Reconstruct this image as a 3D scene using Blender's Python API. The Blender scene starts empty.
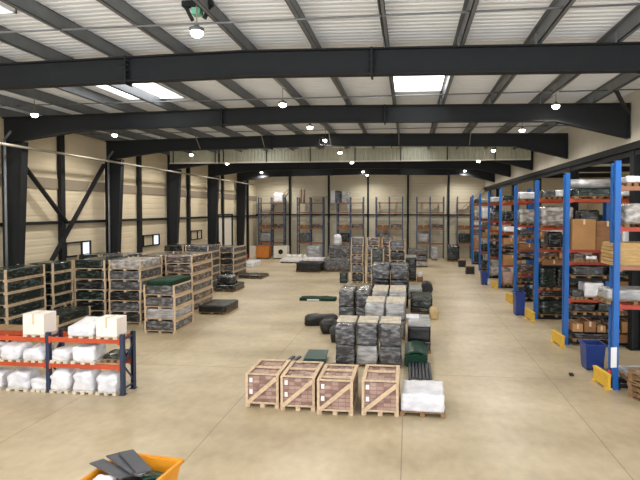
import bpy, bmesh, math, random
from mathutils import Vector, Matrix, noise

SC = bpy.context.scene
COL = SC.collection
# ------------------------------------------------------------------ camera, world, light, exposure
cam_d = bpy.data.cameras.new('camera'); cam = bpy.data.objects.new('camera', cam_d); COL.objects.link(cam)
cam_d.sensor_width = 36; cam_d.lens = 525/640*36
cam_d.shift_x = -26/640; cam_d.shift_y = -15/640
cam_d.clip_end = 300
yaw = math.atan(63/525); pitch = math.atan(15/math.hypot(525, 63))
cam.location = (0, 0, 4.4)
cam.rotation_euler = (math.pi/2-pitch, 0, yaw)
SC.camera = cam
w = bpy.data.worlds.new('world'); SC.world = w; w.use_nodes = True
bg = w.node_tree.nodes['Background']; bg.inputs[0].default_value = (0.97, 0.98, 1.0, 1); bg.inputs[1].default_value = 3.5
LAMP_W = 400.0        # each high-bay lamp
SKY_E = 4.5           # skylight panes
SC.view_settings.view_transform = 'Standard'; SC.view_settings.look = 'None'
SC.view_settings.exposure = 0.0; SC.view_settings.gamma = 1
SC.view_settings.use_curve_mapping = False
R = random.Random(7)

# ------------------------------------------------------------------ helpers
def lin(c):
    return tuple((v/255/12.92 if v/255 <= .04045 else ((v/255+.055)/1.055)**2.4) for v in c)

def mat(name, c, rough=.6, metal=0, spec=.5, var=.12, scale=(3, 3, 3), bump=0, c2=None, lo=.4, hi=.6, emit=0, coat=0, detail=4):
    m = bpy.data.materials.new(name); m.use_nodes = True; nt = m.node_tree; N = nt.nodes; L = nt.links
    p = N['Principled BSDF']
    c = lin(c); c2 = lin(c2) if c2 else tuple(max(0, v*(1-var)) for v in c)
    p.inputs['Roughness'].default_value = rough; p.inputs['Metallic'].default_value = metal
    p.inputs['Specular IOR Level'].default_value = spec
    p.inputs['Coat Weight'].default_value = coat; p.inputs['Coat Roughness'].default_value = .12
    tc = N.new('ShaderNodeTexCoord'); mp = N.new('ShaderNodeMapping'); L.new(tc.outputs['Object'], mp.inputs[0])
    mp.inputs['Scale'].default_value = scale
    oi = N.new('ShaderNodeObjectInfo'); va = N.new('ShaderNodeVectorMath'); va.operation = 'ADD'
    sc_ = N.new('ShaderNodeVectorMath'); sc_.operation = 'SCALE'; sc_.inputs[0].default_value = (31, 17, 9)
    L.new(oi.outputs['Random'], sc_.inputs['Scale']); L.new(mp.outputs[0], va.inputs[0]); L.new(sc_.outputs[0], va.inputs[1])
    nz = N.new('ShaderNodeTexNoise'); L.new(va.outputs[0], nz.inputs['Vector']); nz.inputs['Scale'].default_value = 1; nz.inputs['Detail'].default_value = detail
    rp = N.new('ShaderNodeValToRGB'); L.new(nz.outputs['Fac'], rp.inputs[0])
    rp.color_ramp.elements[0].position = lo; rp.color_ramp.elements[1].position = hi
    rp.color_ramp.elements[0].color = (*c2, 1); rp.color_ramp.elements[1].color = (*c, 1)
    L.new(rp.outputs[0], p.inputs['Base Color'])
    if bump:
        b = N.new('ShaderNodeBump'); b.inputs['Strength'].default_value = bump; b.inputs['Distance'].default_value = .03
        L.new(nz.outputs['Fac'], b.inputs['Height']); L.new(b.outputs[0], p.inputs['Normal'])
    if emit:
        p.inputs['Emission Color'].default_value = (*c, 1); p.inputs['Emission Strength'].default_value = emit
    m['hasnode'] = 1
    return m

class MB:
    def __init__(s): s.bm = bmesh.new()
    def quadbox(s, pts, mi=0):
        v = [s.bm.verts.new(p) for p in pts]
        for q in ((0, 3, 2, 1), (4, 5, 6, 7), (0, 1, 5, 4), (1, 2, 6, 5), (2, 3, 7, 6), (3, 0, 4, 7)):
            f = s.bm.faces.new([v[i] for i in q]); f.material_index = mi
        return s
    def box(s, x0, x1, y0, y1, z0, z1, mi=0):
        return s.quadbox([(x0, y0, z0), (x1, y0, z0), (x1, y1, z0), (x0, y1, z0), (x0, y0, z1), (x1, y0, z1), (x1, y1, z1), (x0, y1, z1)], mi)
    def bar(s, p, q, wd, ht, mi=0, up=(0, 0, 1)):
        p = Vector(p); q = Vector(q); d = (q-p).normalized(); u = Vector(up)
        if abs(d.dot(u)) > .98: u = Vector((0, 1, 0))
        a = d.cross(u).normalized()*wd/2; b = a.cross(d).normalized()*ht/2
        return s.quadbox([p-a-b, p+a-b, q+a-b, q-a-b, p-a+b, p+a+b, q+a+b, q-a+b], mi)
    def tube(s, p, q, r, n=10, mi=0, r2=None, cap=True):
        p = Vector(p); q = Vector(q); d = (q-p).normalized(); u = Vector((0, 0, 1)) if abs(d.z) < .9 else Vector((1, 0, 0))
        a = d.cross(u).normalized(); b = d.cross(a); r2 = r if r2 is None else r2
        A = [s.bm.verts.new(p+(a*math.cos(t)+b*math.sin(t))*r) for t in [2*math.pi*i/n for i in range(n)]]
        Bq = [s.bm.verts.new(q+(a*math.cos(t)+b*math.sin(t))*r2) for t in [2*math.pi*i/n for i in range(n)]]
        for i in range(n):
            f = s.bm.faces.new([A[i], A[(i+1) % n], Bq[(i+1) % n], Bq[i]]); f.material_index = mi; f.smooth = True
        if cap:
            s.bm.faces.new(A[::-1]).material_index = mi; s.bm.faces.new(Bq).material_index = mi
        return s
    def prism(s, poly, a, b, axis='y', mi=0):
        def P(u, v, t): return {'y': (u, t, v), 'x': (t, u, v), 'z': (u, v, t)}[axis]
        A = [s.bm.verts.new(P(u, v, a)) for u, v in poly]; Bq = [s.bm.verts.new(P(u, v, b)) for u, v in poly]
        n = len(poly)
        for i in range(n):
            s.bm.faces.new([A[i], A[(i+1) % n], Bq[(i+1) % n], Bq[i]]).material_index = mi
        s.bm.faces.new(A[::-1]).material_index = mi; s.bm.faces.new(Bq).material_index = mi
        return s
    def lump(s, x0, x1, y0, y1, z0, z1, amp=.03, n=8, seed=0, rnd=.35, freq=4.0, sag=0, mi=0):
        """a soft, wrinkled block standing flat on z0"""
        bm2 = bmesh.new(); bmesh.ops.create_cube(bm2, size=2)
        bmesh.ops.subdivide_edges(bm2, edges=bm2.edges[:], cuts=n, use_grid_fill=True)
        cx, cy, cz = (x0+x1)/2, (y0+y1)/2, (z0+z1)/2; hx, hy, hz = (x1-x0)/2, (y1-y0)/2, (z1-z0)/2
        o = Vector((seed*7.3, seed*3.1, seed*1.7)); m = {}
        rr = rnd*min(hx, hy, hz)
        for v in bm2.verts:
            c = v.co.copy(); p = Vector((c.x*hx, c.y*hy, c.z*hz))
            inn = Vector((max(-hx+rr, min(hx-rr, p.x)), max(-hy+rr, min(hy-rr, p.y)), max(-hz+rr, min(hz-rr, p.z)))) if rr > 0 else p
            d = p-inn
            if d.length > 1e-6 and sum(abs(t) > 1e-6 for t in d) > 1: p = inn+d.normalized()*rr
            nv = noise.noise_vector(p*freq+o)*amp+noise.noise_vector(p*freq*2.7+o)*amp*.5
            if c.z < -.99: nv.z = 0; p.z = -hz
            if sag and c.z > 0: p.z -= sag*c.z*hz*(abs(c.x)**2+abs(c.y)**2)*.5
            q = p+nv; q.z = max(q.z, -hz)
            m[v] = s.bm.verts.new((cx+q.x, cy+q.y, cz+q.z))
        for f in bm2.faces:
            g = s.bm.faces.new([m[v] for v in f.verts]); g.smooth = True; g.material_index = mi
        bm2.free(); return s
    def bevel(s, wd):
        bmesh.ops.bevel(s.bm, geom=s.bm.edges[:], offset=wd, segments=2, affect='EDGES', profile=.6); return s
    def mesh(s, name, *mats):
        me = bpy.data.meshes.new(name); s.bm.normal_update()
        bmesh.ops.recalc_face_normals(s.bm, faces=s.bm.faces[:])
        s.bm.to_mesh(me); s.bm.free()
        for m in mats: me.materials.append(m)
        return me

USED = {}
def setp(o, label, cat, group=None):
    n = len(label.split())
    if n > 16 or n < 4: print('LABELLEN', n, label)
    if label in USED and USED[label] != (group or o): print('DUP', label)
    USED[label] = group or o
    o['label'] = label; o['category'] = cat
    if group: o['group'] = group
    return o
def ob(name, me, parent=None, loc=(0, 0, 0), rot=(0, 0, 0)):
    o = bpy.data.objects.new(name, me); COL.objects.link(o); o.location = loc; o.rotation_euler = rot
    if parent: o.parent = parent
    return o
def thing(name, label, cat, loc=(0, 0, 0), rz=0, group=None):
    return setp(ob(name, None, None, loc, (0, 0, rz)), label, cat, group)
def one(name, me, label, cat, loc=(0, 0, 0), rz=0, group=None, rot=None):
    return setp(ob(name, me, None, loc, rot or (0, 0, rz)), label, cat, group)
def struct(name, me, loc=(0, 0, 0), label=None):
    o = ob(name, me, None, loc); o['kind'] = 'structure'
    if label: o['label'] = label
    return o
ORD = ['first', 'second', 'third', 'fourth', 'fifth', 'sixth', 'seventh', 'eighth', 'ninth', 'tenth', 'eleventh', 'twelfth', 'thirteenth', 'fourteenth']

# ------------------------------------------------------------------ materials
M = {}
M['steel'] = mat('anthracite_steel', (30, 33, 36), .62, 0, .3, .1)
M['galv'] = mat('galvanised_steel', (150, 145, 132), .5, .3, .5, .15, (2, 2, 2))
M['purlin'] = mat('purlin_steel', (118, 122, 126), .5, .2, .5, .15, (2, 2, 2))
M['deck'] = mat('white_roof_deck', (232, 237, 244), .6, 0, .3, .04, (1, 1, 1))
M['beige'] = mat('beige_cladding', (222, 208, 180), .55, 0, .4, .05, (.6, .6, .6))
M['backbeige'] = mat('back_cladding', (212, 204, 182), .55, 0, .4, .05, (.6, .6, .6))
M['fascia'] = mat('fascia_cladding', (208, 203, 190), .55, 0, .4, .05)
M['band'] = mat('taupe_cladding_band', (150, 138, 120), .55, 0, .4, .06)
M['curtain'] = mat('corrugated_curtain', (176, 176, 156), .45, .2, .5, .06)
M['wood'] = mat('pale_pine', (211, 187, 158), .75, 0, .2, .18, (14, 2, 14))
M['wood2'] = mat('weathered_pine', (150, 120, 88), .8, 0, .2, .3, (14, 2, 14))
M['ply'] = mat('tan_board', (196, 164, 112), .75, 0, .2, .2, (4, 2, 20))
M['slat'] = mat('pale_slat', (216, 206, 188), .8, 0, .2, .2, (8, 2, 8))
M['dark'] = mat('dark_film', (112, 116, 118), .24, 0, .6, .3, (4, 4, 12), .6, (26, 28, 29), .52, .82, 0, 0, 3)  # lighter tone puts film glints into the base colour
M['dgreen'] = mat('dark_green_film', (104, 116, 112), .24, 0, .6, .3, (4, 4, 12), .6, (22, 34, 30), .53, .82, 0, 0, 3)  # sparse pale glints on the green film are painted in
M['grey'] = mat('grey_film', (152, 153, 156), .24, 0, .6, .3, (5, 5, 12), .6, (66, 67, 70), .46, .8, 0, 0, 3)  # pale tone paints highlights of the film folds
M['lgrey'] = mat('light_grey_film', (184, 184, 186), .28, 0, .6, .3, (3, 3, 12), .8, (130, 131, 134), .38, .66, 0, 0, 2)
M['silver'] = mat('silvery_film', (196, 192, 188), .24, 0, .6, .3, (4, 4, 9), .8, (130, 126, 122), .38, .64, 0, 0, 2)
M['white'] = mat('white_film', (230, 230, 234), .35, 0, .5, .1, (4, 4, 8), .5, (206, 209, 218), .35, .6, 0, 0, 2)
M['whitebox'] = mat('white_card', (238, 229, 222), .6, 0, .3, .05, (3, 3, 3))
M['brown'] = mat('red_brown_packs', (182, 154, 144), .4, 0, .5, .3, (5, 5, 9), .15, (160, 130, 120), .38, .64)
M['brownw'] = mat('brown_film', (176, 166, 158), .24, 0, .6, .3, (4, 4, 12), .6, (72, 58, 53), .48, .76, 0, 0, 3)  # pale streaks paint the film's reflections over the brown
M['brown2'] = mat('dark_packs', (152, 122, 112), .4, 0, .5, .3, (5, 5, 9), .15, (130, 102, 92), .38, .64)
M['card'] = mat('cardboard', (172, 130, 88), .75, 0, .2, .12, (2, 2, 2))
M['card2'] = mat('dark_cardboard', (140, 102, 72), .75, 0, .2, .2, (3, 3, 6))
M['tape'] = mat('packing_tape', (214, 190, 160), .3, 0, .5, .05)
M['green'] = mat('green_sheet', (18, 62, 44), .3, 0, .5, .2, (3, 3, 3))
M['netgreen'] = mat('green_net', (22, 58, 40), .75, 0, .2, .4, (8, 8, 8))
M['teal'] = mat('teal_sheet', (44, 82, 76), .35, 0, .5, .3, (3, 9, 3))
M['black'] = mat('black_plastic', (22, 23, 25), .4, 0, .5, .4, (5, 5, 5), .3)
M['boardgrey'] = mat('slate_grey_board', (78, 80, 86), .5, 0, .4, .1, (3, 3, 3))
M['blue'] = mat('rack_blue', (22, 98, 180), .42, 0, .45, .08)
M['navy'] = mat('rack_navy', (44, 54, 78), .45, 0, .4, .12)
M['fadedblue'] = mat('rack_faded_blue', (74, 94, 124), .5, 0, .4, .12)
M['orange'] = mat('rack_orange', (192, 78, 44), .5, 0, .4, .12)
M['redor'] = mat('rack_red', (176, 70, 54), .5, 0, .4, .15)
M['fadedor'] = mat('rack_faded_orange', (160, 112, 88), .5, 0, .4, .12)
M['yellow'] = mat('safety_yellow', (222, 180, 62), .5, 0, .4, .1)
M['skip'] = mat('skip_yellow', (226, 150, 28), .42, 0, .5, .12, (3, 3, 3))
M['binblue'] = mat('bin_blue', (26, 56, 128), .4, 0, .5, .12)
M['red'] = mat('extinguisher_red', (190, 28, 32), .35, 0, .5, .05)
M['mach'] = mat('machine_white', (226, 220, 208), .4, 0, .5, .04)
M['machor'] = mat('machine_orange', (206, 126, 52), .45, 0, .5, .08)
M['paper'] = mat('paper', (240, 240, 240), .7, 0, .2, .02)
M['lamp'] = mat('lamp_lens', (255, 246, 230), .3, emit=26)
M['pane'] = mat('skylight_pane', (255, 255, 255), .3, emit=SKY_E)
M['winpane'] = mat('window_pane', (226, 236, 246), .2, emit=.9)
M['winpale'] = mat('window_blind', (206, 192, 164), .5)

def floor_mat():
    m = bpy.data.materials.new('polished_concrete'); m.use_nodes = True; nt = m.node_tree; N = nt.nodes; L = nt.links
    p = N['Principled BSDF']; g = N.new('ShaderNodeNewGeometry'); sx = N.new('ShaderNodeSeparateXYZ'); L.new(g.outputs['Position'], sx.inputs[0])
    def nz(scale, det=5, st=(1, 1, 1)):
        mp = N.new('ShaderNodeMapping'); mp.inputs['Scale'].default_value = st; L.new(g.outputs['Position'], mp.inputs[0])
        n = N.new('ShaderNodeTexNoise'); n.inputs['Scale'].default_value = scale; n.inputs['Detail'].default_value = det
        L.new(mp.outputs[0], n.inputs['Vector']); return n.outputs['Fac']
    def mth(op, a, b=None):
        n = N.new('ShaderNodeMath'); n.operation = op
        for i, v in enumerate((a, b)):
            if v is None: continue
            if isinstance(v, (int, float)): n.inputs[i].default_value = v
            else: L.new(v, n.inputs[i])
        return n.outputs[0]
    def ramp(f, stops):
        r = N.new('ShaderNodeValToRGB'); L.new(f, r.inputs[0]); e = r.color_ramp.elements
        e[0].position, e[0].color = stops[0][0], (*lin(stops[0][1]), 1); e[1].position, e[1].color = stops[-1][0], (*lin(stops[-1][1]), 1)
        for t, c in stops[1:-1]: q = e.new(t); q.color = (*lin(c), 1)
        return r.outputs[0]
    def mix(f, a, b, mode='MIX'):
        n = N.new('ShaderNodeMix'); n.data_type = 'RGBA'; n.blend_type = mode
        if isinstance(f, (int, float)): n.inputs[0].default_value = f
        else: L.new(f, n.inputs[0])
        for i, v in ((6, a), (7, b)):
            if isinstance(v, tuple): n.inputs[i].default_value = v
            else: L.new(v, n.inputs[i])
        return n.outputs[2]
    base = ramp(nz(.42, 7, (.8, 1.1, 1)), [(.3, (162, 147, 119)), (.5, (186, 171, 142)), (.7, (204, 190, 162))])
    fine = ramp(nz(5, 6, (1, .6, 1)), [(.25, (232, 231, 229)), (.75, (255, 255, 255))])
    c = mix(1.0, base, fine, 'MULTIPLY')
    def joint(co, off, per, wd):
        t = mth('DIVIDE', mth('SUBTRACT', co, off), per)
        d = mth('ABSOLUTE', mth('SUBTRACT', mth('FRACT', mth('ADD', t, .5)), .5))
        return mth('LESS_THAN', mth('MULTIPLY', d, per), wd)
    j = mth('MAXIMUM', joint(sx.outputs[0], -.12, 3.77, .010), joint(sx.outputs[1], 14.1, 12.9, .014))
    c = mix(mth('MULTIPLY', j, .55), c, (*lin((92, 84, 68)), 1))
    L.new(c, p.inputs['Base Color'])
    rr = N.new('ShaderNodeMapRange'); L.new(nz(.8, 4), rr.inputs[0]); rr.inputs[3].default_value = .3; rr.inputs[4].default_value = .5
    L.new(rr.outputs[0], p.inputs['Roughness']); p.inputs['Specular IOR Level'].default_value = .45
    return m
M['floor'] = floor_mat()

# ------------------------------------------------------------------ the hall
XL, XR, XO, YF, YB = -14.75, 6.86, 16.0, -2.0, 49.7
FR = [11.35]+[11.0+6.47*k for k in range(1, 6)]
def zb(x): return 7.34-.016*abs(x+3.6)          # underside of the frames, plain part
def zdeck(x): return 8.22-.016*abs(x+3.6)
struct('floor', MB().box(XL-.3, XO+.3, YF, YB+.3, -.2, 0).mesh('floor', M['floor']))

def cladding(name, m, length, z0, z1, pitch=.3, depth=.006, horiz=True):
    """profiled sheet in the xz plane facing -y, ribs horizontal or vertical"""
    b = MB(); bm = b.bm
    n = int((z1-z0 if horiz else length)/pitch)
    st = []
    for i in range(n+1):
        a = i*pitch
        st += [(a, 0), (a+pitch*.62, 0), (a+pitch*.72, depth), (a+pitch*.9, depth)]
    top = (z1-z0) if horiz else length
    st = [q for q in st if q[0] < top]+[(top, 0)]
    rows = []
    for a, d in st:
        rows.append([bm.verts.new((0, d, z0+a)), bm.verts.new((length, d, z0+a))] if horiz else [bm.verts.new((a, d, z0)), bm.verts.new((a, d, z1))])
    for p, q in zip(rows, rows[1:]): bm.faces.new([p[0], p[1], q[1], q[0]])
    b.box(0, length, .12, .22, z0, z1)
    return b.mesh(name, m)
wl = struct('wall_left', cladding('wall_left', M['beige'], YB-YF, 0, 8.2), (XL, YF, 0)); wl.rotation_euler.z = math.pi/2
wb = struct('wall_back', cladding('wall_back', M['backbeige'], XO-XL+.2, 0, 8.2, .3, .012), (XL-.1, YB, 0))
wr = struct('wall_right', cladding('wall_right', M['beige'], YB-YF, 0, 8.2), (XO, YB, 0)); wr.rotation_euler.z = -math.pi/2

# skylight rectangles, first and far rows added unseen for light (x0, x1, y0, y1)
SKY = [(x0, x1, y0, y1) for (x0, x1) in ((-9.35, -7.35), (-.5, 1.05)) for (y0, y1) in ((0, 2.6), (6.0, 9.2), (13.6, 16.75), (26.3, 29.2), (39.4, 42.3))]
SKY = [s for s in SKY if not (s[0] > -1 and s[2] == 6.0)]
def deck_mesh():
    b = MB(); bm = b.bm
    xs = sorted({XL, -3.6, XR+.1, *[s[0] for s in SKY], *[s[1] for s in SKY]})
    ys = []; y = YF; p = .2
    while y < YB: ys += [(y, 0), (y+p*.55, 0), (y+p*.68, .022), (y+p*.87, .022)]; y += p
    g = [[bm.verts.new((x, yy, zdeck(x)+dz)) for x in xs] for yy, dz in ys]
    for i in range(len(ys)-1):
        yc = (ys[i][0]+ys[i+1][0])/2
        for k in range(len(xs)-1):
            xc = (xs[k]+xs[k+1])/2
            if any(s[0] < xc < s[1] and s[2] < yc < s[3] for s in SKY): continue
            bm.faces.new([g[i][k], g[i][k+1], g[i+1][k+1], g[i+1][k]])
    return b.mesh('roof_deck', M['deck'])
struct('ceiling', deck_mesh())
struct('roof', MB().prism([(XL-.2, 8.75), (-3.6, 8.95), (XR+.3, 8.75), (XR+.3, 8.85), (-3.6, 9.05), (XL-.2, 8.85)], YF, YB+.2).mesh('roof', M['deck']))
struct('ceiling_annex', MB().box(XR+.2, XO, YF, YB, 7.3, 7.4).mesh('ceiling_annex', M['deck']))
for i, (x0, x1, y0, y1) in enumerate(SKY):
    z = zdeck((x0+x1)/2); f = MB()
    for a in ((x0, x0+.05, y0, y1), (x1-.05, x1, y0, y1), (x0, x1, y0, y0+.05), (x0, x1, y1-.05, y1)): f.box(*a, z-.04, z+.09)
    o = struct('window_%d' % (i+1), f.mesh('skylight_curb', M['deck']), label='bright white roof deck skylight, of a set partly added for light')
    pn = ob('skylight_pane', MB().box(x0+.05, x1-.05, y0+.05, y1-.05, z+.06, z+.08).mesh('skylight_pane', M['pane']), o)

# columns and roof beams
def ibeam_col(x, y, inner, z1, w0, w1):
    """tapered I column; inner = direction of its inner flange"""
    b = MB(); t = .03; f = .15
    xo = x; xi0 = x+inner*w0; xi1 = x+inner*w1
    b.quadbox([(min(xo, xo), y-.012, 0), (xi0, y-.012, 0), (xi0, y+.012, 0), (xo, y+.012, 0), (xo, y-.012, z1), (xi1, y-.012, z1), (xi1, y+.012, z1), (xo, y+.012, z1)])
    b.box(xo-t, xo+t, y-f, y+f, 0, z1)
    b.quadbox([(xi0-t, y-f, 0), (xi0+t, y-f, 0), (xi0+t, y+f, 0), (xi0-t, y+f, 0), (xi1-t, y-f, z1), (xi1+t, y-f, z1), (xi1+t, y+f, z1), (xi1-t, y+f, z1)])
    b.box(min(xo, xi0)-.08, max(xo, xi0)+.08, y-.2, y+.2, 0, .03)
    return b.mesh('column', M['steel'])
for k, y in enumerate(FR):
    o = struct('column_left', ibeam_col(XL+.22, y, 1, 6.85, .42, .78), label='dark tapered steel column by the long cladded wall, %s in view' % ORD[k-1] if k else 'dark tapered steel column at the near end of the cladded wall')
    o2 = struct('column_right', ibeam_col(7.26, y, -1, 6.3, .28, .3), label='dark steel column under the white fascia behind the racks, %s along' % ORD[k])
    b = MB(); xs = [XL+.2, -11.4, -3.6, 4.6, XR-.04]
    bot = [6.8, zb(-11.4), zb(-3.6), zb(4.6), 6.64]; top = [zb(x)+.56 for x in xs]
    for i in range(4):
        x0, x1 = xs[i], xs[i+1]
        b.quadbox([(x0, y-.012, bot[i]), (x1, y-.012, bot[i+1]), (x1, y+.012, bot[i+1]), (x0, y+.012, bot[i]), (x0, y-.012, top[i]), (x1, y-.012, top[i+1]), (x1, y+.012, top[i+1]), (x0, y+.012, top[i])])
        for zz, s in ((bot, .03), (top, -.03)):
            b.quadbox([(x0, y-.13, zz[i]), (x1, y-.13, zz[i+1]), (x1, y+.13, zz[i+1]), (x0, y+.13, zz[i]), (x0, y-.13, zz[i]+s), (x1, y-.13, zz[i+1]+s), (x1, y+.13, zz[i+1]+s), (x0, y+.13, zz[i]+s)])
    b.box(xs[-1]-.03, xs[-1], y-.13, y+.13, bot[-1], top[-1])
    o = struct('roof_beam', b.mesh('roof_beam', M['steel']), label='deep dark steel roof beam spanning the hall, %s from the camera' % ORD[k])
    for sx in (-6.35, -.8):
        p = MB().box(sx-.02, sx+.02, y-.15, y+.15, zb(sx)-.06, zb(sx)+.57)
        for q in range(5): p.tube((sx-.07, y-.09, zb(sx)+.05+q*.11), (sx+.07, y-.09, zb(sx)+.05+q*.11), .02, 6)
        ob('splice_plate', p.mesh('splice_plate', M['steel']), o)
# purlins
PX = [-3.6+1.55*k for k in range(-7, 7)]
for k, x in enumerate(PX):
    z0 = zb(x)+.56; z1 = zdeck(x)
    b = MB().box(x-.01, x+.01, YF, YB, z0, z1).box(x-.01, x+.08, YF, YB, z0, z0+.015).box(x-.08, x+.01, YF, YB, z1-.018, z1-.003)
    b.box(x+.07, x+.08, YF, YB, z0, z0+.04)
    for y in FR: b.box(x-.05, x-.01, y-.14, y+.14, z0-.005, z0+.2)
    struct('roof_purlin', b.mesh('roof_purlin', M['purlin']), label='grey steel roof purlin running down the hall, %s from the long cladded wall' % ORD[k])
# sprinkler pipes across the bays
for k, y in enumerate((9.45, 16.05, 22.5)):
    one('sprinkler_pipe', MB().tube((XL+.3, y, 7.86), (XR-.1, y, 7.86), .02, 8).mesh('sprinkler_pipe', M['purlin']),
        'thin pale pipe crossing under the purlins just before the %s roof beam' % ORD[k], 'pipe', group='pipes under the roof')
# fly braces from purlin to lower flange
for fi in (2, 3):
    for n, k in enumerate(range(3, 13, 2)):
        x = PX[k]; y = FR[fi]
        if fi == 3: continue
        one('fly_brace', MB().bar((x+.04, y-.75, zb(x)+.58), (x+.04, y-.14, zb(x)+.04), .03, .03).mesh('fly_brace', M['galv']),
            'thin steel fly brace at the %s roof beam, %s from the long cladded wall' % (ORD[fi], ORD[n]), 'brace', group='fly braces of the roof')
one('knee_brace', MB().bar((5.72, 15.6, 7.8), (6.5, 16.7, 7.3), .08, .1).mesh('knee_brace', M['steel']), 'short dark diagonal brace between last purlin and white fascia', 'brace')
# fascia on the annex side, eaves girder, annex rafters
struct('wall_fascia', MB().box(XR, XR+.08, YF, YB, 6.5, 8.2).mesh('fascia', M['fascia']), label='pale fascia panels hanging along the annex side')
struct('trim_girder', MB().box(XR+.0, XR+.3, YF, YB, 6.28, 6.5).box(XR+.1, XR+.16, YF, YB, 6.1, 6.28).mesh('girder', M['steel']), label='dark eaves girder under the pale fascia')
for k, y in enumerate(FR):
    struct('roof_rafter', MB().box(7.3, XO, y-.1, y+.1, 6.4 if k < 3 else 6.95, 6.8 if k < 3 else 7.3).mesh('roof_rafter', M['steel']), label='dark steel rafter of the annex behind the racks, %s along the hall' % ORD[k])
    struct('column_outer', MB().box(XO-.35, XO-.1, y-.1, y+.1, 0, 7.3).mesh('column_outer', M['steel']), label='dark steel post of the outer annex wall, %s along' % ORD[k])
# left wall steel: band, girt, posts, braces
struct('trim_1', MB().box(XL+.0, XL+.05, YF, YB, 5.28, 5.72).mesh('band', M['band']), label='taupe band along the long cladded wall')
struct('trim_2', MB().box(XL+.02, XL+.16, YF, YB, 3.82, 3.94).mesh('girt', M['steel']), label='dark horizontal girt along the long cladded wall')
for k, y in enumerate([11.0+6.47*(j+.5) for j in range(6)]):
    struct('column_post', MB().box(XL+.02, XL+.2, y-.13, y+.13, 0, 7.9).mesh('post', M['steel']), label='slim dark wall post on the long cladded wall, %s along' % ORD[k])
ym = (FR[1]+FR[2])/2
one('wall_brace', MB().bar((XL+.34, FR[1]+.3, 6.5), (XL+.34, ym, 3.85), .06, .2, up=(1, 0, 0)).mesh('wall_brace', M['steel']), 'dark diagonal brace falling from the nearest wall column to the slim post', 'brace')
one('wall_brace', MB().bar((XL+.27, FR[2]-.3, 6.6), (XL+.27, FR[1]+1.4, 1.3), .06, .2, up=(1, 0, 0)).mesh('wall_brace', M['steel']), 'long dark diagonal brace crossing the slim post under the taupe band', 'brace')
one('cable_pipe', MB().tube((-13.6, 6, 6.63), (-13.6, 45, 6.63), .05, 10).mesh('cable_pipe', M['galv']), 'long pale pipe running along the cladded wall past the columns', 'pipe')
for k in (1, 2):
    y = FR[k]-.35
    b = MB().tube((XL+.5, y, 0), (XL+.5, y, 6.9), .045).tube((XL+.5, y, 6.9), (XL+.75, y, 7.2), .045)
    one('downpipe', b.mesh('downpipe', M['purlin']), 'slim grey downpipe beside the %s wall column' % ('nearest' if k == 1 else 'next'), 'pipe', group='downpipes')
# windows on the left wall
for i, (y0, y1) in enumerate(((20.95, 22.75), (27.6, 29.5), (34.0, 35.9))):
    b = MB(); z0, z1 = 2.35, 3.0
    for a in ((y0, y1, z1-.06, z1), (y0, y1, z0, z0+.06), (y0, y0+.06, z0, z1), (y1-.06, y1, z0, z1), (y0+1.1, y0+1.16, z0, z1)): b.box(XL+.0, XL+.12, *a)
    o = struct('window_%d' % (20+i), b.mesh('window_frame', M['steel']), label='small wall window, %s along the cladded wall' % ORD[i])
    ob('blind_pane', MB().box(XL+.02, XL+.05, y0+.06, y0+1.1, z0+.06, z1-.06).mesh('blind_pane', M['winpale']), o)
    ob('bright_pane', MB().box(XL+.02, XL+.05, y0+1.16, y1-.06, z0+.06, z1-.06).mesh('bright_pane', M['winpane' if i < 2 else 'winpale']), o)
# far door in the left wall
b = MB()
for a in ((38.9, 39.0, 0, 4.1), (42.2, 42.3, 0, 4.1), (38.9, 42.3, 4.0, 4.1)): b.box(XL+.0, XL+.2, *a)
o = struct('door_1', b.mesh('door_frame', M['steel']), label='tall pale sectional door at the far end of the cladded wall')
ob('door_panel', MB().box(XL+.03, XL+.09, 39.0, 42.2, 0, 4.0).mesh('door_panel', M['mach']), o)
# back wall posts, girt, top strip
for k, x in enumerate((-11.4, -7.6, -3.85, -.1, 3.65, 7.4)):
    struct('column_back', MB().box(x-.09, x+.09, YB-.2, YB-.01, 0, 8.0).mesh('column_back', M['steel']), label='slim dark post on the far end wall, %s from the cladded long wall' % ORD[k])
struct('trim_3', MB().box(XL, XO, YB-.14, YB-.01, 3.9, 4.02).mesh('girt', M['steel']), label='dark girt across the far end wall')
one('wall_brace', MB().bar((-14.4, YB-.28, 3.0), (-11.5, YB-.28, 6.4), .05, .14, up=(0, 1, 0)).mesh('wall_brace', M['band']), 'pale diagonal brace on the far end wall above the orange cabinet', 'brace')
one('wall_brace', MB().bar((3.7, YB-.28, 3.4), (7.3, YB-.28, 6.9), .05, .14, up=(0, 1, 0)).mesh('wall_brace', M['band']), 'pale diagonal brace on the far end wall near the blue racks', 'brace')
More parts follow.
